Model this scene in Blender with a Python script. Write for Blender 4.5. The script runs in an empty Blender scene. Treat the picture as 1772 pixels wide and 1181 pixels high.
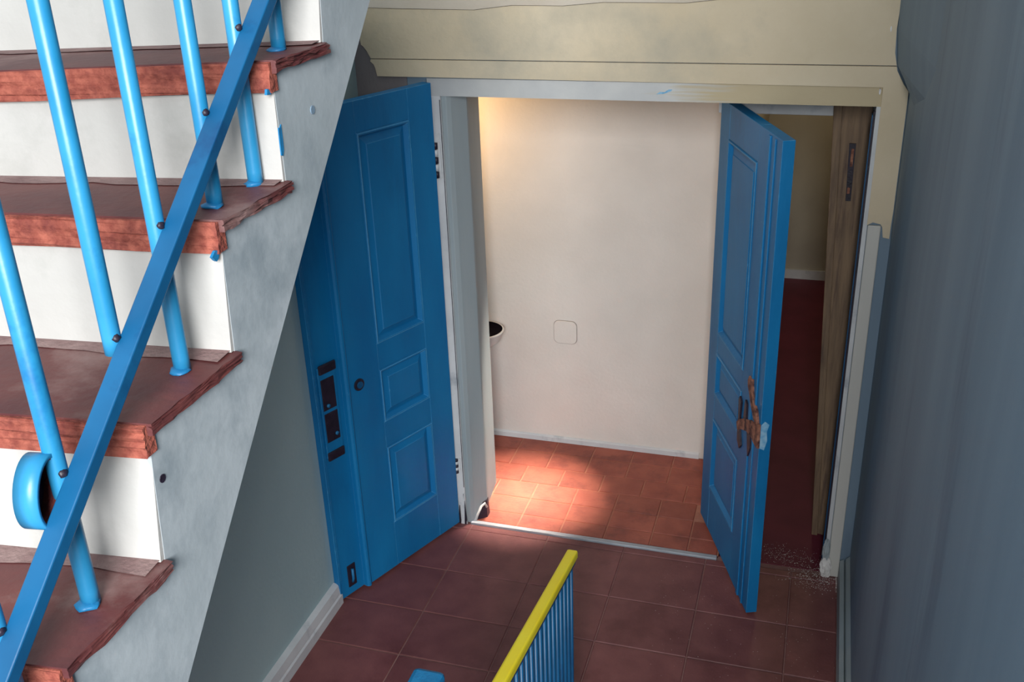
import bpy, bmesh, math, random
from mathutils import Matrix, Vector
random.seed(7)
SC = bpy.context.scene
COL = SC.collection

# ---------------------------------------------------------------- camera
cam_d = bpy.data.cameras.new('camera')
cam = bpy.data.objects.new('camera', cam_d)
COL.objects.link(cam)
R_ = Vector((0.957432, 0.286694, -0.033640)); D_ = Vector((0.089670, -0.406162, -0.909391)); F_ = Vector((-0.274380, 0.867663, -0.414580))
cam.matrix_world = Matrix(((R_.x, -D_.x, -F_.x, 0), (R_.y, -D_.y, -F_.y, 0), (R_.z, -D_.z, -F_.z, 2.8), (0, 0, 0, 1)))
cam_d.sensor_width = 36
cam_d.lens = 35.4274
cam_d.clip_start = 0.05
SC.camera = cam

# ---------------------------------------------------------------- world, lights, exposure
w = bpy.data.worlds.new('sky'); SC.world = w; w.use_nodes = True
w.node_tree.nodes['Background'].inputs[0].default_value = (0.90, 0.95, 1.0, 1)
w.node_tree.nodes['Background'].inputs[1].default_value = 0.62
SC.view_settings.view_transform = 'Standard'
SC.view_settings.look = 'None'
SC.view_settings.gamma = 1
SC.view_settings.use_curve_mapping = False
SC.view_settings.exposure = 0.22

def area(name, loc, target, sx, sy, power, col, spread=180):
    d = bpy.data.lights.new(name, 'AREA'); d.shape = 'RECTANGLE'; d.size = sx; d.size_y = sy
    d.energy = power; d.color = col; d.spread = math.radians(spread)
    o = bpy.data.objects.new(name, d); COL.objects.link(o)
    o.location = loc
    o.rotation_euler = (Vector(target) - Vector(loc)).to_track_quat('-Z', 'Y').to_euler()
    return o
def point(name, loc, power, col, r):
    d = bpy.data.lights.new(name, 'POINT'); d.energy = power; d.color = col; d.shadow_soft_size = r
    o = bpy.data.objects.new(name, d); COL.objects.link(o); o.location = loc
    return o
# stairwell window high up behind the camera
area('stairwell_window_light', (1.0, -3.9, 4.2), (-0.7, 3.0, 1.5), 2.2, 2.0, 640, (0.97, 0.98, 1.0))
# the lit room behind the doorway: warm ceiling lamp and an orange lamp at its left
point('room_lamp_light', (-1.0, 4.05, 2.45), 47, (1.0, 0.79, 0.62), 0.10)
point('wall_lamp_light', (-1.80, 4.36, 1.85), 8.5, (1.0, 0.56, 0.22), 0.08)
point('dim_room_fill_light', (-.05, 6.3, 2.3), 9, (1.0, 0.85, 0.62), .1)  # added fill so the dim room is not black, no visible source
area('floor_patch_light', (-1.0, 4.40, 2.56), (-1.27, 4.09, 0.0), 0.10, 0.06, 4.5, (1.0, 0.86, 0.74), 20)  # unseen source added to cast the bright patch on the room tiles

# ---------------------------------------------------------------- materials
def lin(c):
    return tuple(((v / 255) / 12.92 if v / 255 <= 0.04045 else ((v / 255 + 0.055) / 1.055) ** 2.4) for v in c) + (1,)
MATS = {}
def mat(name, c1, c2, scale=6, stretch=(1, 1, 1), rough=0.6, bump=0.15, fine=120, c3=None, c3_amt=0.5, c3_scale=2.0, wear_shine=None, metal=0, rnd=0.0, detail=6, spec=0.5):
    """two colours mixed by noise, optional third colour in patches, optional pale edges for chips and painted highlights, fine bump"""
    m = bpy.data.materials.new(name); m.use_nodes = True; nt = m.node_tree; N = nt.nodes; L = nt.links
    b = N['Principled BSDF']; b.inputs['Roughness'].default_value = rough; b.inputs['Metallic'].default_value = metal
    b.inputs['Specular IOR Level'].default_value = spec
    geo = N.new('ShaderNodeNewGeometry')
    mp = N.new('ShaderNodeMapping'); mp.inputs['Scale'].default_value = stretch
    L.new(geo.outputs['Position'], mp.inputs['Vector'])
    n1 = N.new('ShaderNodeTexNoise'); n1.inputs['Scale'].default_value = scale; n1.inputs['Detail'].default_value = detail
    L.new(mp.outputs[0], n1.inputs['Vector'])
    r1 = N.new('ShaderNodeValToRGB'); r1.color_ramp.elements[0].position = 0.32; r1.color_ramp.elements[1].position = 0.68
    r1.color_ramp.elements[0].color = lin(c1); r1.color_ramp.elements[1].color = lin(c2)
    L.new(n1.outputs['Fac'], r1.inputs[0]); out = r1.outputs[0]
    def mix(fac, a, col, mode='MIX'):
        x = N.new('ShaderNodeMix'); x.data_type = 'RGBA'; x.blend_type = mode
        L.new(fac, x.inputs['Factor']) if not isinstance(fac, float) else setattr(x.inputs['Factor'], 'default_value', fac)
        L.new(a, x.inputs['A'])
        if isinstance(col, tuple): x.inputs['B'].default_value = col
        else: L.new(col, x.inputs['B'])
        return x.outputs['Result']
    if c3:
        n2 = N.new('ShaderNodeTexNoise'); n2.inputs['Scale'].default_value = c3_scale; n2.inputs['Detail'].default_value = 8; n2.inputs['Roughness'].default_value = 0.65
        L.new(mp.outputs[0], n2.inputs['Vector'])
        r2 = N.new('ShaderNodeMapRange'); r2.inputs['From Min'].default_value = 0.62 - 0.25 * c3_amt; r2.inputs['From Max'].default_value = 0.80 - 0.25 * c3_amt
        L.new(n2.outputs['Fac'], r2.inputs['Value']); out = mix(r2.outputs[0], out, lin(c3))
    if rnd:
        oi = N.new('ShaderNodeObjectInfo'); hs = N.new('ShaderNodeHueSaturation')
        mr = N.new('ShaderNodeMapRange'); mr.inputs['To Min'].default_value = 1 - rnd; mr.inputs['To Max'].default_value = 1 + rnd
        L.new(oi.outputs['Random'], mr.inputs['Value']); L.new(mr.outputs[0], hs.inputs['Value']); L.new(out, hs.inputs['Color']); out = hs.outputs[0]
    if wear_shine:
        bv = N.new('ShaderNodeBevel'); bv.samples = 4; bv.inputs['Radius'].default_value = wear_shine[1]
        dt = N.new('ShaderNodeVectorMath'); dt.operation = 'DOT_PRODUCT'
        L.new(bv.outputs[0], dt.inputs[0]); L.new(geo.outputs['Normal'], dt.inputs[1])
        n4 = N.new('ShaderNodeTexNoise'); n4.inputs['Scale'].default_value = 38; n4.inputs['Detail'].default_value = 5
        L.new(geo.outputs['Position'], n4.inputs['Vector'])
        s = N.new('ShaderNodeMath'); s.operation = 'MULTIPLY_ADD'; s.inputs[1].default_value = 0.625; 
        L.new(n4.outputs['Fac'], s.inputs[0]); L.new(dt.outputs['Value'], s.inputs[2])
        r4 = N.new('ShaderNodeMapRange'); r4.inputs['From Min'].default_value = wear_shine[2]; r4.inputs['From Max'].default_value = wear_shine[2] - 0.08
        L.new(s.outputs[0], r4.inputs['Value']); out = mix(r4.outputs[0], out, lin(wear_shine[0]))
    L.new(out, b.inputs['Base Color'])
    if bump:
        n3 = N.new('ShaderNodeTexNoise'); n3.inputs['Scale'].default_value = fine; n3.inputs['Detail'].default_value = 3
        L.new(mp.outputs[0], n3.inputs['Vector'])
        bp = N.new('ShaderNodeBump'); bp.inputs['Strength'].default_value = bump; bp.inputs['Distance'].default_value = 0.01
        L.new(n3.outputs['Fac'], bp.inputs['Height']); L.new(bp.outputs[0], b.inputs['Normal'])
    MATS[name] = m
    return m
M_BLUE = mat('blue_door_paint', (6, 104, 160), (14, 120, 176), 5, (1, 1, .35), 0.52, 0.10, 60, c3=(4, 88, 138), c3_amt=.35, c3_scale=1.5, wear_shine=((120, 190, 225), .005, 1.15), spec=.35)  # pale edges are chipped paint plus highlights painted into the colour
M_BLUE2 = mat('blue_railing_paint', (24, 116, 160), (46, 138, 184), 8, (1, 1, 1), 0.38, 0.05, 40, c3=(8, 88, 146), c3_amt=.2, c3_scale=9)
M_BLUE3 = mat('dark_blue_bar_paint', (8, 72, 112), (14, 88, 132), 8, (1, 1, 1), 0.42, 0.05, 40, c3=(8, 54, 98), c3_amt=.2, c3_scale=9)
M_TEAL = mat('teal_paint', (16, 100, 150), (26, 122, 172), 20, rough=.5)
M_YEL = mat('yellow_paint', (255, 228, 36), (255, 238, 56), 8, rough=0.45, bump=0.05)
M_BEIGE = mat('beige_plaster', (206, 190, 160), (218, 203, 175), 3, rough=0.85, bump=0.2, fine=45, c3=(186, 177, 156), c3_amt=.45, c3_scale=1.4)
M_CREAM = mat('cream_plaster', (198, 186, 168), (210, 200, 184), 4, rough=.85, bump=.2, fine=60)
M_GREY = mat('grey_plaster', (156, 165, 168), (178, 185, 188), 3.5, rough=.8, bump=.07, fine=40, c3=(140, 150, 155), c3_amt=.55, c3_scale=5)
M_WALLL = mat('sage_grey_wall_paint', (162, 188, 192), (172, 196, 198), 2.0, rough=.7, bump=.12, fine=50)
M_WALLR = mat('slate_wall_paint', (104, 126, 144), (124, 144, 160), 4, (1, 1, .12), .6, .06, 30, c3=(88, 104, 122), c3_amt=.3, c3_scale=3)
M_WALLF = mat('grey_brown_plaster', (118, 112, 114), (140, 132, 132), 6, (1, 1, .3), .85, .2)
M_WHITE = mat('white_gloss_trim', (196, 198, 200), (216, 218, 218), 5, rough=.5, bump=.1, fine=40, c3=(160, 166, 172), c3_amt=.25, c3_scale=6)
M_JAMB = mat('grey_jamb_paint', (146, 158, 162), (164, 174, 176), 4, (1, 1, .2), rough=.55, bump=.08, fine=40)
M_CASE = mat('pale_casing_paint', (190, 190, 184), (208, 206, 198), 4, (1, 1, .2), rough=.6, bump=.1, fine=40)
M_HEADR = mat('header_paint', (180, 182, 182), (200, 200, 196), 5, rough=.6, bump=.12, fine=40)
M_RISER = mat('white_riser_paint', (170, 168, 163), (186, 184, 179), 3, rough=.7, bump=.15, fine=40, c3=(156, 155, 149), c3_amt=.5, c3_scale=3)
M_TREAD = mat('maroon_tread', (84, 42, 44), (106, 56, 52), 8, rough=.55, bump=.15, fine=60, c3=(136, 112, 108), c3_amt=.32, c3_scale=4)
M_MORTAR = mat('worn_mortar', (118, 92, 90), (140, 116, 112), 25, rough=.9, bump=.3)
M_NOSE = mat('red_brick_nosing', (126, 58, 46), (164, 90, 72), 70, rough=.85, bump=.5, fine=110, c3=(104, 44, 38), c3_amt=.45, c3_scale=20)
M_TILE = mat('landing_floor_tile', (110, 62, 62), (126, 76, 74), 9, rough=.5, bump=.12, fine=90, c3=(96, 50, 50), c3_amt=.4, c3_scale=3, rnd=.08)
M_GROUT = mat('floor_grout', (124, 88, 84), (142, 106, 100), 20, rough=.9)
M_TILE2 = mat('room_floor_tile', (140, 70, 56), (162, 88, 70), 9, rough=.5, bump=.15, fine=70, c3=(112, 56, 48), c3_amt=.4, c3_scale=5, rnd=.1)
M_GROUT2 = mat('room_grout', (160, 104, 86), (176, 122, 102), 20, rough=.9)
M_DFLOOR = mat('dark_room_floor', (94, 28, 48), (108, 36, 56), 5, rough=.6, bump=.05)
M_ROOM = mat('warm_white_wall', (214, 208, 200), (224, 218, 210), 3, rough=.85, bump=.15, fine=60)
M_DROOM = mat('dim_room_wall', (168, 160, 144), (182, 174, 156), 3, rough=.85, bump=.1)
M_WOOD = mat('bare_jamb_wood', (110, 90, 72), (142, 118, 92), 10, (6, 6, .5), .7, .3, 30, c3=(78, 60, 56), c3_amt=.35, c3_scale=6)
M_DARK = mat('black_iron', (26, 20, 34), (40, 30, 46), 30, rough=.5, bump=.2)
M_RUST = mat('rusty_metal', (120, 72, 58), (168, 116, 92), 40, rough=.85, bump=.5, c3=(52, 28, 36), c3_amt=.6, c3_scale=30)
M_RUSTY = mat('rust_and_ochre', (70, 22, 26), (110, 40, 26), 40, rough=.8, bump=.4, c3=(210, 150, 40), c3_amt=.35, c3_scale=26)
M_METAL = mat('dull_metal_strip', (150, 156, 164), (176, 182, 188), 14, (1, 6, 6), rough=.45, bump=.1, metal=.2)
M_PALE = mat('pale_worn_paint', (96, 160, 200), (150, 190, 212), 60, rough=.7)
M_CHALK = mat('broken_white_plaster', (214, 212, 208), (236, 234, 230), 40, rough=.95, bump=.6)
M_CERAM = mat('white_ceramic', (226, 224, 220), (236, 234, 230), 4, rough=.25, bump=0)
M_CRACK = mat('old_crack_filler', (150, 140, 132), (170, 160, 150), 40, rough=.9)
M_BLACK = mat('black_bowl_glaze', (10, 7, 14), (14, 9, 18), 4, spec=.1, rough=.9, bump=0)

# ---------------------------------------------------------------- helpers
def link(name, bm, m, parent=None, bevel=0, smooth=False):
    me = bpy.data.meshes.new(name); bmesh.ops.recalc_face_normals(bm, faces=bm.faces); bm.to_mesh(me); bm.free()
    for mm in (m if isinstance(m, (list, tuple)) else [m]): me.materials.append(mm)
    if smooth:
        for p in me.polygons: p.use_smooth = True
    o = bpy.data.objects.new(name, me); COL.objects.link(o)
    if parent: o.parent = parent
    if bevel:
        b = o.modifiers.new('bevel', 'BEVEL'); b.width = bevel; b.segments = 2; b.limit_method = 'ANGLE'
    return o
def tag(o, label=None, cat=None, group=None, kind=None):
    if label: o['label'] = label
    if cat: o['category'] = cat
    if group: o['group'] = group
    if kind: o['kind'] = kind
    return o
def empty(name, loc=(0, 0, 0), rz=0):
    o = bpy.data.objects.new(name, None); COL.objects.link(o); o.location = loc; o.rotation_euler = (0, 0, rz)
    return o
def hexa(bm, pts):
    """8 points: bottom 4 in order, top 4 in order"""
    v = [bm.verts.new(p) for p in pts]
    for f in ((0, 1, 2, 3), (4, 5, 6, 7), (0, 1, 5, 4), (1, 2, 6, 5), (2, 3, 7, 6), (3, 0, 4, 7)):
        bm.faces.new([v[i] for i in f])
    return v
def bx(bm, x0, x1, y0, y1, z0, z1):
    return hexa(bm, [(x0, y0, z0), (x1, y0, z0), (x1, y1, z0), (x0, y1, z0), (x0, y0, z1), (x1, y0, z1), (x1, y1, z1), (x0, y1, z1)])
def box(name, x0, x1, y0, y1, z0, z1, m, parent=None, bevel=0):
    bm = bmesh.new(); bx(bm, x0, x1, y0, y1, z0, z1)
    return link(name, bm, m, parent, bevel)
def prism(bm, prof, axis, a, b):
    """closed 2-D profile extruded along axis from a to b"""
    def P(p, t):
        return {'x': (t, p[0], p[1]), 'y': (p[0], t, p[1]), 'z': (p[0], p[1], t)}[axis]
    v0 = [bm.verts.new(P(p, a)) for p in prof]; v1 = [bm.verts.new(P(p, b)) for p in prof]
    n = len(prof); bm.faces.new(v0); bm.faces.new(v1)
    for i in range(n): bm.faces.new((v0[i], v0[(i + 1) % n], v1[(i + 1) % n], v1[i]))
def tube(bm, pts, r, seg=12, closed=False, flat=None):
    """round (or elliptic, flat=(ra, rb)) tube through points"""
    pts = [Vector(p) for p in pts]; n = len(pts); rings = []
    for i, p in enumerate(pts):
        a = pts[(i - 1) % n] if (closed or i) else p; b = pts[(i + 1) % n] if (closed or i < n - 1) else p
        t = (b - a).normalized(); s = t.cross(Vector((1, 0, 0)))
        if s.length < 1e-3: s = t.cross(Vector((0, 1, 0)))
        s.normalize(); q = t.cross(s).normalized()
        rr = flat or (r, r)
        rings.append([bm.verts.new(p + s * math.cos(2 * math.pi * k / seg) * rr[0] + q * math.sin(2 * math.pi * k / seg) * rr[1]) for k in range(seg)])
    for i in range(n if closed else n - 1):
        A, B = rings[i], rings[(i + 1) % n]
        for k in range(seg): bm.faces.new((A[k], A[(k + 1) % seg], B[(k + 1) % seg], B[k]))
    if not closed: bm.faces.new(rings[0]); bm.faces.new(rings[-1])
def struct(o): o['kind'] = 'structure'; return o
def jag(a, b, n, amp):
    """points from a to b (2-D) with ragged offsets"""
    out = []
    for i in range(n):
        t = i / n
        out.append((a[0] + (b[0] - a[0]) * t + (random.uniform(-amp, amp) if i else 0), a[1] + (b[1] - a[1]) * t + (random.uniform(-amp, amp) if i else 0)))
    return out

# ---------------------------------------------------------------- the landing: floor, walls
YW = 3.80            # front face of the door wall
XR = 0.285           # right wall
XL = -1.82           # wall under the stairs
floor = struct(box('floor', XL - .1, XR + .1, 1.2, YW + .02, -.12, -.004, M_GROUT))
tag(floor, 'dark maroon tiled landing floor in front of the doorway', 'floor')
xs = [XL, -1.80, -1.43, -1.05, -.69, -.32, .05, .244]
ys = [1.70, 1.99, 2.28, 2.57, 2.862, 3.132, 3.42, 3.742, YW - .012]
cache = {}
def tile(x0, x1, y0, y1, m, parent, g, key):
    if x1 <= x0: return
    sx, sy = round(x1 - x0 - g, 4), round(y1 - y0 - g, 4)
    if sx < .02 or sy < .012: return
    k = (key, sx, sy)
    if k not in cache:
        bm = bmesh.new(); e = .0025
        hexa(bm, [(-sx/2, -sy/2, -.012), (sx/2, -sy/2, -.012), (sx/2, sy/2, -.012), (-sx/2, sy/2, -.012),
                  (-sx/2, -sy/2, -e), (sx/2, -sy/2, -e), (sx/2, sy/2, -e), (-sx/2, sy/2, -e)])
        v = [bm.verts.new(p) for p in ((-sx/2+e, -sy/2+e, 0), (sx/2-e, -sy/2+e, 0), (sx/2-e, sy/2-e, 0), (-sx/2+e, sy/2-e, 0))]
        bm.verts.ensure_lookup_table(); top = [bm.verts[i] for i in (4, 5, 6, 7)]
        bm.faces.remove([f for f in bm.faces if all(t in f.verts for t in top)][0])
        bm.faces.new(v)
        for i in range(4): bm.faces.new((top[i], top[(i+1) % 4], v[(i+1) % 4], v[i]))
        bmesh.ops.recalc_face_normals(bm, faces=bm.faces)
        me = bpy.data.meshes.new('tile'); bm.to_mesh(me); bm.free(); me.materials.append(m); cache[k] = me
    o = bpy.data.objects.new('tile', cache[k]); COL.objects.link(o); o.parent = parent
    o.location = ((x0 + x1) / 2, (y0 + y1) / 2, random.uniform(-.0008, .0008))
for i in range(1, len(xs) - 1):
    for j in range(len(ys) - 1):
        tile(xs[i], xs[i+1], ys[j], ys[j+1], M_TILE, floor, .005, 'a')

wl = struct(box('wall_left', XL - .15, XL, .2, YW + .35, -.1, 3.4, M_WALLL))
tag(wl, 'sage grey painted wall below the stair flight', 'wall')
wr = struct(box('wall_right', XR, XR + .15, -.35, YW + .4, -.1, 3.6, M_WALLR))  # near end extended out of view to shade the landing floor
tag(wr, 'streaky slate grey wall beside the doorway', 'wall')
bm = bmesh.new()   # the plaster bulges near the ceiling corner
gz = [(2.09, XR + .001, 3.55), (2.13, .262, 3.40), (2.18, .233, 3.2), (2.30, .220, 3.0), (3.41, .205, 2.9)]
for i in range(len(gz) - 1):
    (z0, x0, ya), (z1, x1, yb) = gz[i], gz[i + 1]
    v = [bm.verts.new(p) for p in ((XR, ya, z0), (x0, YW, z0), (x1, YW, z1), (XR, yb, z1))]; bm.faces.new(v)
v = [bm.verts.new(p) for p in [(x, YW, z) for z, x, y in gz] + [(XR, YW, 3.41)]]; bm.faces.new(v)
bmesh.ops.remove_doubles(bm, verts=bm.verts, dist=1e-5)
link('plaster_bulge', bm, M_WALLR, wr, 0, False)
# door wall with the opening
bm = bmesh.new()
prism(bm, [(-1.83, -.1), (-1.52, -.1), (-1.52, 2.10), (.195, 2.10), (.195, -.1), (XR, -.1), (XR, 3.4), (-1.83, 3.4)], 'y', YW, YW + .36)
wf = struct(link('wall_front', bm, M_WALLR)); tag(wf, 'wall around the open double doorway', 'wall')
struct(tag(box('ceiling', -.74, XR + .15, 1.25, YW + .36, 3.42, 3.6, M_CREAM), 'unseen ceiling added over the landing to cut light from above', 'ceiling'))  # out of view, added to darken the landing floor
# grey-brown patch of the door wall behind the stair
box('grey_brown_patch', -1.82, -1.60, YW - .004, YW + .002, 2.0, 3.3, M_WALLF, wf)
# beige plaster coats with ragged ends
def coat(name, poly, m, t, parent=wf, y=YW):
    bm = bmesh.new(); prism(bm, poly, 'y', y - t, y)
    return link(name, bm, m, parent)
up = [(-1.775, 2.372), (-1.60, 2.366), (-1.30, 2.362), (-1.15, 2.378), (-.95, 2.376), (-.8, 2.388), (-.5, 2.385), (-.35, 2.40), (-.3, 2.45), (.21, 2.45),
      (.222, 2.40), (.218, 2.30), (.222, 2.22), (.232, 2.178)]
coat('beige_plaster_coat', up + [(-1.745, 2.178)] + jag((-1.752, 2.19), (-1.785, 2.24), 5, .006) + [(-1.79, 2.3)], M_BEIGE, .012)
coat('cream_plaster_coat', [(-1.80, 2.374), (-1.60, 2.3685), (-1.30, 2.364), (-1.15, 2.380), (-.95, 2.378), (-.8, 2.39), (-.5, 2.387), (-.35, 2.402), (-.3, 2.453), (-.3, 3.4), (-1.80, 3.4)], M_CREAM, .016)
coat('beige_plaster_coat', [(-.297, 2.455), (.205, 2.455), (.205, 3.4), (-.297, 3.4)], M_BEIGE, .012)
low = jag((-1.745, 2.1745), (-1.722, 2.112), 6, .007) + [(-1.722, 2.109), (.196, 2.103), (.196, 1.60)]
low += [(.215, 1.612), (.243, 1.606), (.250, 1.595), (.256, 1.556), (.279, 1.552)] + [(.279, 1.60), (.281, 1.66), (.281, 2.09), (.262, 2.115), (.236, 2.16), (.233, 2.1745)]
coat('beige_plaster_band', low, M_BEIGE, .015)

# ---------------------------------------------------------------- door frame
tr = struct(box('trim_1', -1.515, .1958, YW - .006, YW + .06, 2.034, 2.103, [M_HEADR]))
tag(tr, 'long flat head board over the double doorway, white turning beige', 'trim')
# its paint: white at the hinge side, beige brushed over the other end
nt = M_HEADR.node_tree; N, L = nt.nodes, nt.links
g = N.new('ShaderNodeNewGeometry'); sx = N.new('ShaderNodeSeparateXYZ'); L.new(g.outputs['Position'], sx.inputs[0])
nz = N.new('ShaderNodeTexNoise'); nz.inputs['Scale'].default_value = 7
ad = N.new('ShaderNodeMath'); ad.operation = 'MULTIPLY_ADD'; ad.inputs[1].default_value = .7; L.new(nz.outputs['Fac'], ad.inputs[0]); L.new(sx.outputs['X'], ad.inputs[2])
mr = N.new('ShaderNodeMapRange'); mr.inputs['From Min'].default_value = -.22; mr.inputs['From Max'].default_value = 0.02; L.new(ad.outputs[0], mr.inputs['Value'])
mx = N.new('ShaderNodeMix'); mx.data_type = 'RGBA'; bsdf = N['Principled BSDF']
L.new(bsdf.inputs['Base Color'].links[0].from_socket, mx.inputs['A']); mx.inputs['B'].default_value = lin((190, 174, 140)); L.new(mr.outputs[0], mx.inputs['Factor']); L.new(mx.outputs['Result'], bsdf.inputs['Base Color'])
bm = bmesh.new(); prism(bm, [(-.60, 2.060), (-.585, 2.070), (-.57, 2.068), (-.555, 2.078), (-.54, 2.079), (-.545, 2.072), (-.562, 2.066), (-.575, 2.062)], 'y', YW - .0068, YW - .005); link('blue_paint_smear', bm, M_PALE, tr)

tr = struct(box('trim_2', -1.515, -1.462, YW - .008, YW + .05, 0, 2.034, M_WHITE, None, .003))
tag(tr, 'white painted hinge post beside the panelled door against the wall', 'trim')
def hinge(z, h, parent):
    hg = empty('hinge'); hg.parent = parent; 
    bm = bmesh.new(); bx(bm, -1.503, -1.472, YW - .013, YW - .008, z, z + h); link('hinge_plate', bm, M_WHITE, hg)
    for k in range(5):
        bm = bmesh.new(); z0 = z + h * k / 5
        tube(bm, [(-1.492, YW - .017, z0 + .002), (-1.492, YW - .017, z0 + h / 5 - .002)], .010, 12)
        link('hinge_knuckle', bm, M_DARK if k % 2 == 0 else M_WHITE, hg, 0, True)
hinge(1.70, .15, tr); hinge(.28, .08, tr)
box('paint_groove', -1.4665, -1.4635, YW - .0086, YW, .2, 2.02, M_DARK, tr)
# splintered foot of the post
for k in range(9):
    bm = bmesh.new(); x = -1.515 + .055 * random.random(); h = .05 + .12 * random.random(); d = random.uniform(-.02, .02)
    hexa(bm, [(x, YW - .02, 0), (x + .012, YW - .02, 0), (x + .012, YW - .008, 0), (x, YW - .008, 0), (x + d, YW - .012, h), (x + d + .003, YW - .012, h), (x + d + .003, YW - .008, h), (x + d, YW - .008, h)])
    link('splinter', bm, M_WHITE if k % 3 else M_DARK, tr)
bm = bmesh.new()
prism(bm, [(-1.462, YW + .0), (-1.44, YW - .004), (-1.425, YW + .012), (-1.385, YW + .085), (-1.385, YW + .105), (-1.40, YW + .115), (-1.405, YW + .13), (-1.43, YW + .37), (-1.55, YW + .37), (-1.55, YW + .05), (-1.462, YW + .05)], 'z', .0, 2.10)
jm = struct(link('trim_3', bm, M_JAMB, None, .003)); tag(jm, 'grey splayed reveal lining of the doorway beside the white post', 'trim')
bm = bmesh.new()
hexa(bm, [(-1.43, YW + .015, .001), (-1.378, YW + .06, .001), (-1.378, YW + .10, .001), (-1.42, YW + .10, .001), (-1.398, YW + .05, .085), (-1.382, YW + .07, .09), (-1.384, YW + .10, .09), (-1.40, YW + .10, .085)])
link('hollow_shade_block', bm, M_DARK, jm)  # solid dark block, its colour stands for the shade in a hole
bm = bmesh.new(); tube(bm, [(-1.425, YW + .004, 0), (-1.412, YW + .02, .04), (-1.398, YW + .036, .075), (-1.385, YW + .05, .085), (-1.378, YW + .058, .06)], .006, 8)
link('bent_strip', bm, M_CHALK, jm, 0, True)
# other side of the frame
bm = bmesh.new(); prism(bm, [(.182, YW - .004), (.197, YW - .010), (.199, YW + .05), (.182, YW + .05)], 'z', 0, 2.034)
tr = struct(link('trim_4', bm, M_WHITE)); tag(tr, 'narrow white stop bead down the open side of the doorway', 'trim')
box('blue_rebate', .171, .182, YW + .012, YW + .05, .06, 2.0, M_BLUE3, tr)
box('weather_strip', .1745, .1815, YW + .002, YW + .012, .12, 2.015, M_DARK, tr)
tr = struct(box('trim_5', .199, .246, YW - .010, YW + .01, 0, 1.598, M_CASE, None, .004)); tag(tr, 'pale grey casing board below the beige plaster', 'trim')
# chipped white filler at its foot
bm = bmesh.new(); bmesh.ops.create_icosphere(bm, subdivisions=3, radius=.03)
for v in bm.verts:
    v.co.x *= .8; v.co.z *= 1.8; v.co.y *= .45; v.co *= random.uniform(.8, 1.2)
    v.co += Vector((.190, YW - .018, .046)); v.co.z = max(v.co.z, .001)
link('crumbling_filler', bm, M_CHALK, tr)
bm = bmesh.new(); bmesh.ops.create_icosphere(bm, subdivisions=3, radius=.03)
for v in bm.verts:
    v.co.x *= .5; v.co.z *= 2.2; v.co.y *= .4; v.co *= random.uniform(.8, 1.2)
    v.co += Vector((.186, YW - .012, .13))
link('crumbling_filler', bm, M_JAMB, tr)
for x, z, hx, hz_ in ((.187, 2.088, .004, .016), (.200, 2.30, .003, .010)):
    bm = bmesh.new(); prism(bm, [(x + hx * math.cos(a) * random.uniform(.6, 1.2), z + hz_ * math.sin(a) * random.uniform(.6, 1.2)) for a in [k * .7854 for k in range(8)]], 'y', YW - .0165, YW - .003); link('plaster_chip', bm, M_CHALK, wf)
th = struct(box('trim_6', -1.44, -.275, YW - .012, YW + .012, -.01, .008, M_METAL, None, .002)); tag(th, 'dull metal threshold strip across the doorway floor', 'trim')

# baseboards
bm = bmesh.new(); prism(bm, [(XL, 0), (XL + .036, 0), (XL + .036, .045), (XL + .030, .052), (XL + .030, .058), (XL + .024, .092), (XL, .10)], 'y', 1.2, 3.10)
bb = struct(link('baseboard_left', bm, M_WHITE)); tag(bb, 'white moulded baseboard along the sage grey wall', 'baseboard')
bm = bmesh.new(); prism(bm, [(.244, 0), (.246, .09), (.262, .10), (.265, .085), (.270, .105), (XR, .12), (XR, 0)], 'y', 1.2, YW - .012)
bb = struct(link('baseboard_right', bm, M_JAMB)); tag(bb, 'grey stepped baseboard along the slate wall', 'baseboard')

# ---------------------------------------------------------------- the lit room and the dim room behind
YF = 4.645
f2 = struct(box('floor', -2.75, -.27, YW + .012, 4.165, -.12, -.004, M_GROUT2)); tag(f2, 'red brick tiled floor of the lit room', 'floor')
box('floor_bed', -2.75, -.385, 4.165, YF + .1, -.12, -.004, M_GROUT2, f2)
cols = [-2.67, -2.46, -2.25, -2.04, -1.83, -1.62, -1.42, -1.22, -1.01, -.80, -.585, -.41, -.275]
rows = [YW + .02, 3.925, 4.065, 4.21, 4.365, 4.515, YF]
for j in range(len(rows) - 1):
    off = 0.105 if j == 3 else 0
    for i in range(len(cols) - 1):
        tile(cols[i] + (off if i else 0), min(cols[i+1] + off, -.275 if j < 2 else -.39), rows[j], rows[j+1], M_TILE2, f2, .006, 'b')
wb = struct(box('wall_back', -2.75, -.36, YF, YF + .12, -.1, 2.6, M_ROOM)); tag(wb, 'warm white far wall of the lit room', 'wall')
struct(tag(box('wall_side', -2.9, -2.75, YW + .3, YF + .12, -.1, 2.6, M_ROOM), 'white side wall of the lit room', 'wall'))
struct(tag(box('wall_partition', -.385, -.345, 4.165, YF, -.004, 2.6, M_ROOM), 'thin partition between lit room and dim room', 'wall'))
struct(tag(box('ceiling', -2.9, XR, YW + .36, YF + .12, 2.6, 2.7, M_ROOM), 'white ceiling of the lit room', 'ceiling'))
bm = bmesh.new(); prism(bm, [(YF, 0), (YF - .012, 0), (YF - .012, .026), (YF - .006, .032), (YF, .034)], 'x', -2.75, -.46)
struct(tag(link('baseboard_back', bm, M_WHITE), 'low white skirting along the lit room wall', 'baseboard'))
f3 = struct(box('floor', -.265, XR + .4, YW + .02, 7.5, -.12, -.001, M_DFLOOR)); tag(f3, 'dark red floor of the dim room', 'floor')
box('floor_bed', -.345, -.265, 4.17, 7.5, -.12, -.001, M_DFLOOR, f3)
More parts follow.
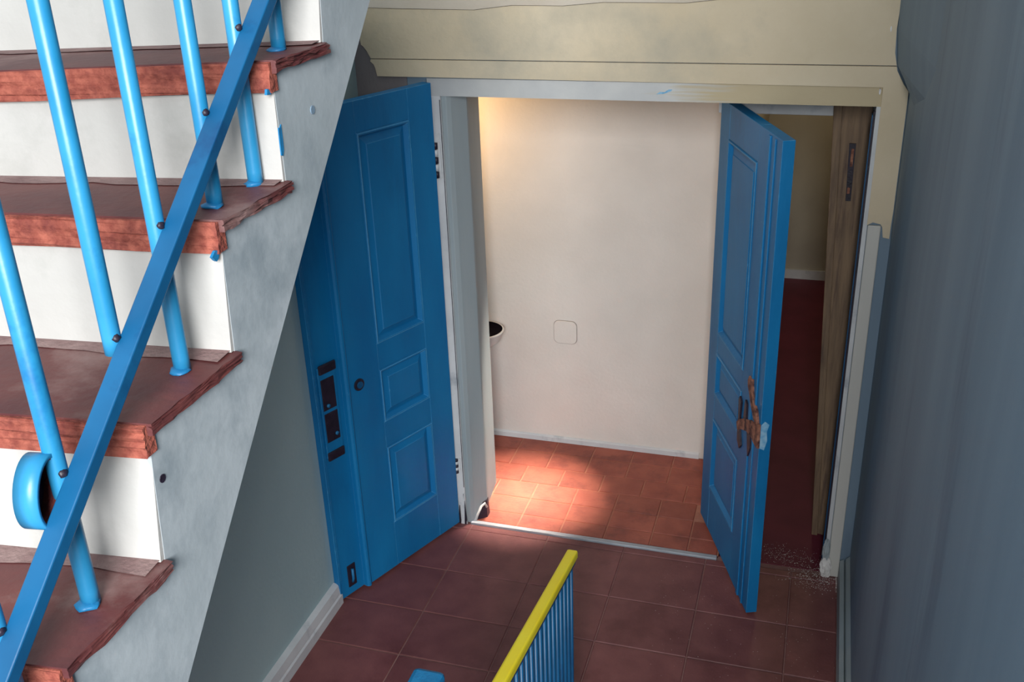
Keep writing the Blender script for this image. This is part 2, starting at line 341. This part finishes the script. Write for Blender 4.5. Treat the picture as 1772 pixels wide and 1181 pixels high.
struct(tag(box('wall_end', -1.2, XR + .5, 7.43, 7.55, -.1, 2.7, M_DROOM), 'dim beige end wall of the dark room', 'wall'))
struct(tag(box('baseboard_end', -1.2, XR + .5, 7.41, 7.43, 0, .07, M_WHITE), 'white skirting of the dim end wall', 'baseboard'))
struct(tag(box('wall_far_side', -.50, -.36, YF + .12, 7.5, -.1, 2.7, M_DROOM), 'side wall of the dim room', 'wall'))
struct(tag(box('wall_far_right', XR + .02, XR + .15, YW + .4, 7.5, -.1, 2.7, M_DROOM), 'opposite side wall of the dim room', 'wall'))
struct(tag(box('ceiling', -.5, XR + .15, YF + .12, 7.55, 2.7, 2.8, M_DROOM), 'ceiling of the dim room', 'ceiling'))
hd = struct(box('trim_7', -.40, XR, 4.135, 4.20, 1.925, 2.03, M_WHITE, None, .003)); tag(hd, 'white head board of the inner doorway behind the half open door', 'trim')
struct(tag(box('wall_above_door', -.40, XR, 4.14, 4.20, 2.03, 2.6, M_BEIGE), 'plaster above the inner doorway', 'wall'))
# out-of-plumb bare wooden jamb with strike plate
bm = bmesh.new()
hexa(bm, [(.150, 4.10, 0), (.200, 4.09, 0), (.200, 4.17, 0), (.150, 4.17, 0), (.050, 4.10, 1.99), (.185, 4.09, 1.99), (.185, 4.17, 1.99), (.050, 4.17, 1.99)])
wj = struct(link('trim_8', bm, M_WOOD, None, .003)); tag(wj, 'bare brown wooden jamb with a worn strike plate', 'trim')
bm = bmesh.new()
hexa(bm, [(.128, 4.085, 0), (.154, 4.085, 0), (.154, 4.12, 0), (.128, 4.12, 0), (.040, 4.085, 1.99), (.072, 4.085, 1.99), (.072, 4.12, 1.99), (.040, 4.12, 1.99)])
link('stop_bead', bm, M_WOOD, wj, .003)
st = empty('strike_plate'); st.parent = wj
bm = bmesh.new()
hexa(bm, [(.120, 4.087, 1.60), (.140, 4.087, 1.60), (.140, 4.10, 1.60), (.120, 4.10, 1.60), (.112, 4.087, 1.83), (.137, 4.087, 1.83), (.137, 4.10, 1.83), (.112, 4.10, 1.83)]); link('plate', bm, M_DARK, st)
for z0, z1 in ((1.74, 1.81), (1.63, 1.655)):
    bm = bmesh.new(); bx(bm, .122, .132, 4.084, 4.09, z0, z1); link('keeper', bm, M_RUST, st)

# plate on the far wall
bm = bmesh.new(); pr = []
cx, cz, hw, hh, rr = -1.176, .66, .060, .063, .028
for qx, qz, a0 in ((1, 1, 0), (-1, 1, 90), (-1, -1, 180), (1, -1, 270)):
    for k in range(6):
        a = math.radians(a0 + 18 * k); pr.append((cx + qx * (hw - rr) + rr * math.cos(a), cz + qz * (hh - rr) + rr * math.sin(a)))
prism(bm, pr, 'y', YF - .006, YF)
tag(link('blanking_plate', bm, M_ROOM, None, .0015), 'painted-over rounded square plate on the lit white wall', 'wall plate')
bp_ = bpy.data.objects['blanking_plate']
bm = bmesh.new(); prism(bm, [(cx + (x - cx) * 1.05, cz + (z - cz) * 1.05) for x, z in pr], 'y', YF - .0012, YF); link('cracked_surround', bm, M_CRACK, bp_)
# basin
bs = tag(empty('wall_basin', (-1.585, 4.50, .665)), 'small round white-rimmed dark bowl on the lit wall, half behind the grey jamb', 'basin')
def lathe(name, prof, m, parent, seg=32):
    bm = bmesh.new(); rings = []
    for r, z in prof: rings.append([bm.verts.new((r * math.cos(2*math.pi*k/seg), r * math.sin(2*math.pi*k/seg), z)) for k in range(seg)])
    for a, b in zip(rings, rings[1:]):
        for k in range(seg): bm.faces.new((a[k], a[(k+1) % seg], b[(k+1) % seg], b[k]))
    return link(name, bm, m, parent, 0, True)
lathe('bowl', [(.02, -.06), (.06, -.05), (.095, -.02), (.112, .025), (.118, .03), (.116, .036), (.108, .036)], M_CERAM, bs)
lathe('bowl_lining', [(.108, .035), (.104, .022), (.07, .014), (.001, .012)], M_BLACK, bs)
box('wall_bracket', -.03, .03, .05, .125, -.05, -.01, M_CERAM, bs)

# ---------------------------------------------------------------- blue panelled doors
def panel_door(name, org, rz, s, W, Hh, us, zs, stile_end, T=.045):
    """s = +1: panelled face on local +y, -1: on local -y.  us = panel columns (u0, u1); zs = list of panel (z0, z1)"""
    d = empty(name, org, rz); d['kind'] = 'structure'
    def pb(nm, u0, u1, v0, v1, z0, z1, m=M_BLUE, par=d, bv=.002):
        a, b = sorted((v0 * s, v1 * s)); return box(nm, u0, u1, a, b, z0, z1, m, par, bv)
    u0, u1 = us; z_lo = .012
    pb('stile', 0, u0, -T, 0, z_lo, Hh); pb('stile', u1, stile_end, -T, 0, z_lo, Hh)
    edges = [z_lo] + [v for z in zs for v in z] + [Hh]
    for k in range(0, len(edges), 2): pb('rail', u0, u1, -T, -.0008, edges[k], edges[k + 1])
    for z0, z1 in zs:
        # moulding: sloping frame, then raised field
        def ring(bm, a, b):
            A = [bm.verts.new((x, y * s, z)) for x, y, z in a]; B = [bm.verts.new((x, y * s, z)) for x, y, z in b]
            for i in range(4): bm.faces.new((A[i], A[(i+1) % 4], B[(i+1) % 4], B[i]))
            return B
        def rect(i, y): return [(u0 + i, y, z0 + i), (u1 - i, y, z0 + i), (u1 - i, y, z1 - i), (u0 + i, y, z1 - i)]
        bm = bmesh.new()
        ring(bm, rect(0, -.001), rect(.004, .004)); ring(bm, rect(.004, .004), rect(.010, .003)); ring(bm, rect(.010, .003), rect(.022, -.014)); 
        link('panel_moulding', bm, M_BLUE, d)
        bm = bmesh.new(); ring(bm, rect(.022, -.0139), rect(.026, -.0139)); B = ring(bm, rect(.026, -.0139), rect(.048, -.007))
        B = ring(bm, rect(.048, -.007), rect(.051, -.004)); B = ring(bm, rect(.051, -.004), rect(.053, -.004)); bm.faces.new([bm.verts.new(v.co) for v in B])
        bmesh.ops.remove_doubles(bm, verts=bm.verts, dist=1e-5)
        Bk = [bm.verts.new((x, -T * .8 * s, z)) for x, _, z in rect(.0, 0)]; bm.faces.new(Bk)
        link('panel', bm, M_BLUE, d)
    return d, pb
# --- door folded back against the wall
rz = math.atan2(-.921, -.388)
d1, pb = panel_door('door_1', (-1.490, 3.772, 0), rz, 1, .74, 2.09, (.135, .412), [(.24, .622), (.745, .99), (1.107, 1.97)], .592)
tag(d1, 'blue panelled door leaf with black rim lock, folded back against the grey wall', 'door')
pb('rebate_stile', .592, .735, -.045, -.016, .012, 2.09)
bm = bmesh.new(); prism(bm, [(.580, 0), (.582, .008), (.589, .013), (.598, .012), (.604, .004), (.606, -.016), (.592, -.016)], 'z', .012, 2.09); link('astragal_bead', bm, M_BLUE, d1, .001)
pb('edge_lipping', .735, .743, -.045, -.010, .012, 2.085); pb('edge_lipping', .726, .7345, -.018, -.012, .1, 2.06)
lk = empty('rim_lock'); lk.parent = d1
pb('lock_frame', .636, .722, -.016, -.006, .715, 1.115, M_BLUE, lk)
pb('lock_bar', .632, .718, -.010, .002, 1.085, 1.125, M_DARK, lk, .006); pb('lock_bar', .636, .722, -.010, .002, .70, .74, M_DARK, lk, .006)
pb('lock_recess', .646, .714, -.010, -.004, .925, 1.062, M_DARK, lk, .012); pb('lock_recess', .646, .714, -.010, -.004, .782, .912, M_DARK, lk, .012)
for u, z in ((.690, .944), (.664, .810)):
    bm = bmesh.new(); tube(bm, [(u, -.006, z), (u, .002, z)], .008, 12); link('lock_screw', bm, M_TEAL, lk, 0, True)
kn = empty('keyhole_boss'); kn.parent = d1
bm = bmesh.new(); tube(bm, [(.528, -.004, .972), (.528, .006, .972)], .026, 24); link('boss_ring', bm, M_DARK, kn, .002)
bm = bmesh.new(); tube(bm, [(.528, .002, .972), (.528, .012, .972)], .015, 20); link('boss_core', bm, M_BLUE3, kn, .002)
bm = bmesh.new(); bx(bm, .645, .690, -.018, -.012, .05, .16); link('flush_bolt', bm, M_DARK, d1, .010)
bm = bmesh.new(); tube(bm, [(.668, -.012, .07), (.668, -.006, .09), (.668, -.006, .14)], .006, 8); link('bolt_slide', bm, M_TEAL, d1, 0, True)
# --- half open door of the dim room
rz = math.atan2(-.929, .369)
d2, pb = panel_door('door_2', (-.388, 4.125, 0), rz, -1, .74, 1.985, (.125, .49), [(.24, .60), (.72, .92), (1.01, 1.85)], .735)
tag(d2, 'blue panelled door leaf standing half open with a rusty broken latch', 'door')
pb('cover_bead', .600, .622, -.004, .006, .012, 1.975); pb('cover_bead', .660, .675, -.004, .005, .012, 1.975)
lt = empty('broken_latch'); lt.parent = d2
def rag(nm, poly, v0, v1, m, par):
    bm = bmesh.new(); prism(bm, poly, 'y', -v1, -v0); return link(nm, bm, m, par, .0015)
rag('latch_strap', [(.475, .775), (.50, .80), (.56, .835), (.62, .862), (.68, .885), (.735, .905), (.737, .80), (.70, .80), (.66, .81), (.60, .80), (.54, .775), (.49, .745)], -.002, .010, M_RUST, lt)
rag('latch_plate', [(.487, .79), (.505, .80), (.512, .885), (.490, .90), (.478, .88)], -.002, .008, M_DARK, lt)
rag('latch_plate', [(.55, .83), (.585, .845), (.58, .91), (.56, .92)], -.002, .008, M_DARK, lt)
rag('latch_prong', [(.485, .75), (.515, .76), (.54, .70), (.52, .675), (.49, .70)], -.002, .008, M_DARK, lt)
rag('latch_prong', [(.60, .80), (.64, .81), (.65, .75), (.625, .70)], -.002, .007, M_DARK, lt)
rag('hasp', [(.585, 1.02), (.60, 1.045), (.625, 1.04), (.635, 1.0), (.66, .96), (.70, .945), (.72, .90), (.705, .885), (.68, .90), (.645, .93), (.615, .97), (.59, .995)], -.002, .012, M_RUST, lt)
bm = bmesh.new(); prism(bm, [(.002, .80), (.020, .79), (.030, .83), (.026, .87), (.034, .90), (.016, .915), (.003, .90)], 'x', .7350, .7356); link('bared_edge', bm, M_PALE, lt)

# ---------------------------------------------------------------- stair flight
XS = -.784; XG = XL + .004
stt = tag(empty('stair_flight', (0, 0, 0)), 'concrete stair flight with maroon treads, white risers and grey side', 'staircase')
# per tread: front right y, front slope, back right y, back slope, z right, z left
T = [(1.74, .0, 1.95, .0, 2.955, 2.955), (1.535, .05, 1.735, .0, 2.765, 2.755), (1.346, .12, 1.521, .08, 2.575, 2.545), (1.151, .08, 1.349, -.02, 2.392, 2.392), (.926, .10, 1.142, -.04, 2.196, 2.196),
     (.704, .10, .909, -.03, 1.996, 1.996), (.49, .10, .70, -.08, 1.80, 1.80), (.27, .10, .485, -.05, 1.61, 1.61)]
WX = 1.82 - .784
for k, (fr, fs, br, bs_, zr, zl) in enumerate(T):
    fl, bl = fr - fs * WX, br - bs_ * WX
    tr_ = empty('step'); tr_.parent = stt
    th_ = .020
    bm = bmesh.new(); n = 14; o = .012
    xsn = [XS + o - (WX + o) * i / n for i in range(n + 1)]
    # tread slab, chipped along its open end and front
    def at(t, y0, y1): return y0 + (y1 - y0) * t
    hexa(bm, [(XS + o, fr, zr - th_), (XG, fl, zl - th_), (XG, bl + .03, zl - th_), (XS + o, br + .004, zr - th_), (XS + o, fr, zr), (XG, fl, zl), (XG, bl + .03, zl), (XS + o, br + .004, zr)])
    bmesh.ops.subdivide_edges(bm, edges=bm.edges[:], cuts=9, use_grid_fill=True)
    for v in bm.verts:
        if v.co.x > XS + o - .001: v.co.x -= random.random() ** 4 * .007; v.co.z -= random.uniform(0, .0015) if v.co.z > zr - .005 else -random.uniform(0, .005)
    link('tread', bm, M_TREAD, tr_)
    bm = bmesh.new(); nh = .046
    hexa(bm, [(XS + .004, fr - .010, zr - nh), (XG, fl - .010, zl - nh), (XG, fl + .012, zl - nh), (XS + .004, fr + .012, zr - nh),
              (XS + .004, fr - .008, zr - .003), (XG, fl - .008, zl - .003), (XG, fl + .012, zl - .003), (XS + .004, fr + .012, zr - .003)])
    bmesh.ops.subdivide_edges(bm, edges=bm.edges[:], cuts=7, use_grid_fill=True)
    for v in bm.verts:
        if v.co.y < at((XS - v.co.x) / WX, fr, fl) - .005: v.co.y += random.uniform(-.002, .003); v.co.z += random.uniform(-.002, .002)
    link('nosing', bm, M_NOSE, tr_)
    if k + 1 < len(T):
        f2_, fs2, b2, bs2, z2r, z2l = T[k + 1]
        b2l = b2 - fs * WX
        bm = bmesh.new()
        hexa(bm, [(XS - .0006, b2 - .004, z2r), (XG, b2l - .004, z2l), (XG, b2l + .03, z2l), (XS - .0006, b2 + .03, z2r),
                  (XS - .0006, fr + .004, zr - nh), (XG, fl + .004, zl - nh), (XG, fl + .04, zl - nh), (XS - .0006, fr + .04, zr - nh)])
        link('riser', bm, M_RISER, tr_)
        if k + 1 < len(T):
            bm = bmesh.new(); n = 24; va, vb = [], []
            for i in range(n + 1):
                x = XS - .002 + (XG - XS) * i / n; yb = at(i / n, b2, b2l) - .003; z = at(i / n, z2r, z2l) + .0012
                va.append(bm.verts.new((x, yb, z + .002))); vb.append(bm.verts.new((x, yb - .030 - random.uniform(-.007, .007), z)))
            for i in range(n): bm.faces.new((va[i], va[i + 1], vb[i + 1], vb[i]))
            link('mortar_strip', bm, M_MORTAR, tr_)
# grey side and soffit
prof = []
for k, (fr, fs, br, bs_, zr, zl) in enumerate(T):
    prof += [(br, zr - .012), (fr + .006, zr - .012)]
    if k + 1 < len(T): prof += [(T[k + 1][2] + .003, T[k + 1][4] - .012)]
prof += [(.27, 1.14), (1.95, 2.852)]
bm = bmesh.new(); prism(bm, prof, 'x', XS - .10, XS); link('stringer', bm, M_GREY, stt)
bm = bmesh.new(); prism(bm, [(.27, 1.142), (1.95, 2.854), (1.95, 2.93), (.27, 1.40)], 'x', XG, XS - .10); link('soffit', bm, M_GREY, stt)
bm = bmesh.new(); tube(bm, [(XS - .004, 1.462, 2.478), (XS + .0015, 1.462, 2.478)], .007, 10); link('paint_drip', bm, M_WALLR, stt)
bm = bmesh.new(); tube(bm, [(XS - .004, .940, 2.105), (XS + .0012, .940, 2.105)], .006, 10); link('plug_hole', bm, M_DARK, stt)

for y, z, sy, sz in ((1.352, 2.455, .006, .028), (1.335, 2.530, .010, .006), (1.137, 2.345, .008, .008)):
    bm = bmesh.new(); prism(bm, [(y + sy * math.cos(a) * random.uniform(.6, 1.2), z + sz * math.sin(a) * random.uniform(.6, 1.2)) for a in [k * .7854 for k in range(8)]], 'x', XS - .003, XS + .0012)
    link('blue_paint_smear', bm, M_TEAL, stt)

# ---------------------------------------------------------------- stair railing
rl = tag(empty('stair_railing', (0, 0, 0)), 'blue steel railing with round balusters and sloping bar on the stair flight', 'railing')
XB = -.822
def rail_z(y): return 2.162 + (y - .796) * .845
for y, zb, foot in ((.672, 1.80, 1), (.812, 1.996, 1), (.947, None, 0), (1.072, 2.196, 1), (1.212, 2.392, 1), (1.327, 2.392, 1), (1.448, 2.572, 1), (1.575, 2.762, 1)):
    bl_ = empty('baluster'); bl_.parent = rl
    bm = bmesh.new(); b0 = zb if zb is not None else rail_z(y) - .01
    tube(bm, [(XB, y, b0), (XB, y, b0 + .02), (XB, y, 3.35)], .0118, 16); link('baluster_rod', bm, M_BLUE2, bl_, 0, True)
    bm = bmesh.new(); bmesh.ops.create_icosphere(bm, subdivisions=2, radius=.006)
    for v in bm.verts: v.co *= random.uniform(.8, 1.15); v.co += Vector((XB + .009, y - .003, rail_z(y) + .013))
    link('weld', bm, M_DARK, bl_, 0, True)
    if foot:
        bm = bmesh.new(); bmesh.ops.create_icosphere(bm, subdivisions=2, radius=.0145)
        for v in bm.verts: v.co.z *= .35; v.co *= random.uniform(.8, 1.25); v.co += Vector((XB, y - .006, b0 + .002))
        link('foot_paint', bm, M_TEAL, bl_, 0, True)
bm = bmesh.new(); y0, y1 = .50, 1.75; xa, xb = -.812, -.784
def bar(ya, yb, x0, x1, h, dz=0):
    hexa(bm, [(x0, ya, rail_z(ya) - h + dz), (x1, ya, rail_z(ya) - h + dz), (x1, yb, rail_z(yb) - h + dz), (x0, yb, rail_z(yb) - h + dz), (x0, ya, rail_z(ya) + dz), (x1, ya, rail_z(ya) + dz), (x1, yb, rail_z(yb) + dz), (x0, yb, rail_z(yb) + dz)])
bar(y0, y1, xa, xb, .026, .010); link('sloping_bar', bm, M_BLUE3, rl, .002)
bm = bmesh.new(); y0, y1 = .3, 2.0
def hz(y): return rail_z(y) + .92
hexa(bm, [(-.85, y0, hz(y0)), (-.80, y0, hz(y0)), (-.80, y1, hz(y1)), (-.85, y1, hz(y1)), (-.85, y0, hz(y0) + .05), (-.80, y0, hz(y0) + .05), (-.80, y1, hz(y1) + .05), (-.85, y1, hz(y1) + .05)])
link('top_rail', bm, M_BLUE2, rl, .006)
# scroll ring between bar and lowest baluster
rg = empty('scroll_ring'); rg.parent = rl
def band(ra, rb, x0, x1, cy, cz, tilt, t, flip=1):
    bm = bmesh.new(); n = 40; A = []
    for k in range(n):
        a = 2 * math.pi * k / n; row = []
        for r_, x in ((0, x0), (0, x1), (t, x1), (t, x0)):
            y, z = (ra - r_) * math.cos(a), (rb - r_) * math.sin(a)
            row.append(bm.verts.new((x, cy + y * math.cos(tilt) - z * math.sin(tilt), cz + y * math.sin(tilt) + z * math.cos(tilt))))
        A.append(row)
    for k in range(n):
        p, q = A[k], A[(k + 1) % n]
        for i in range(4): bm.faces.new((p[i], p[(i+1) % 4], q[(i+1) % 4], q[i]))
    return bm
rg.location = (-.813, .788, 2.176); rg.rotation_euler = (0, 0, math.radians(8))
link('ring_band', band(.030, .045, -.030, 0, 0, 0, -.35, .005), M_BLUE2, rg, 0, True)
link('ring_lining', band(.0255, .0405, -.028, -.002, 0, 0, -.35, .003), M_RUSTY, rg, 0, True)
bm = band(.0255, .0405, -.029, -.026, 0, 0, -.35, .024); link('ring_back', bm, M_DARK, rg)

# ---------------------------------------------------------------- yellow-topped balustrade on the landing
bd = tag(empty('balustrade', (-.616, 2.2, 0)), 'balustrade with yellow painted handrail over close-set blue balusters on the landing', 'balustrade')
def yz(y): return .92 + (2.49 - y) * .2
bm = bmesh.new(); X0, X1 = -.017, .017
def rb(ya, yb, x0, x1, dz0, dz1):
    hexa(bm, [(x0, ya - 2.2, yz(ya) + dz0), (x1, ya - 2.2, yz(ya) + dz0), (x1, yb - 2.2, yz(yb) + dz0), (x0, yb - 2.2, yz(yb) + dz0), (x0, ya - 2.2, yz(ya) + dz1), (x1, ya - 2.2, yz(ya) + dz1), (x1, yb - 2.2, yz(yb) + dz1), (x0, yb - 2.2, yz(yb) + dz1)])
rb(1.30, 2.49, X0, X1, -.030, 0); link('handrail', bm, M_YEL, bd, .006)
bm = bmesh.new(); rb(1.30, 2.475, -.012, .012, -.044, -.030); link('under_rail', bm, M_BLUE3, bd)
for k in range(26):
    y = 2.462 - k * .045
    bm = bmesh.new(); tube(bm, [(0, y - 2.2, .0), (0, y - 2.2, yz(y) - .040)], .0065, 8); link('baluster', bm, M_BLUE3, bd, 0, True)
# newel top
nw = tag(empty('newel_post', (-.845, 1.82, 0)), 'blue square newel post with rounded top at the lower picture edge', 'post')
box('post_shaft', -.036, .036, -.036, .036, 0, .90, M_TEAL, nw, .008)
box('post_cap', -.044, .044, -.044, .044, .90, .95, M_TEAL, nw, .014)

# ---------------------------------------------------------------- plaster dust
bm = bmesh.new()
def crumb(x, y, r):
    a = random.random() * 6.28
    vs = [bm.verts.new((x + r * math.cos(a + q), y + r * math.sin(a + q), .0006)) for q in (0, 2.1, 4.2)] + [bm.verts.new((x, y, r * .8))]
    for f in ((0, 1, 3), (1, 2, 3), (2, 0, 3), (0, 1, 2)): bm.faces.new([vs[i] for i in f])
for k in range(600): crumb(min(.24, .16 + random.gauss(0, .07)), 3.77 + random.gauss(0, .05), random.uniform(.0008, .0028))
for k in range(420): crumb(.02 + random.gauss(0, .09), 3.90 + random.gauss(0, .035), random.uniform(.0007, .0020))
for k in range(220): crumb(random.uniform(-.5, .24), random.uniform(2.85, 3.75), random.uniform(.0006, .0018))
tag(link('plaster_dust', bm, M_CHALK), 'white plaster crumbs scattered on the dark floor by the jamb', 'dust', kind='stuff')
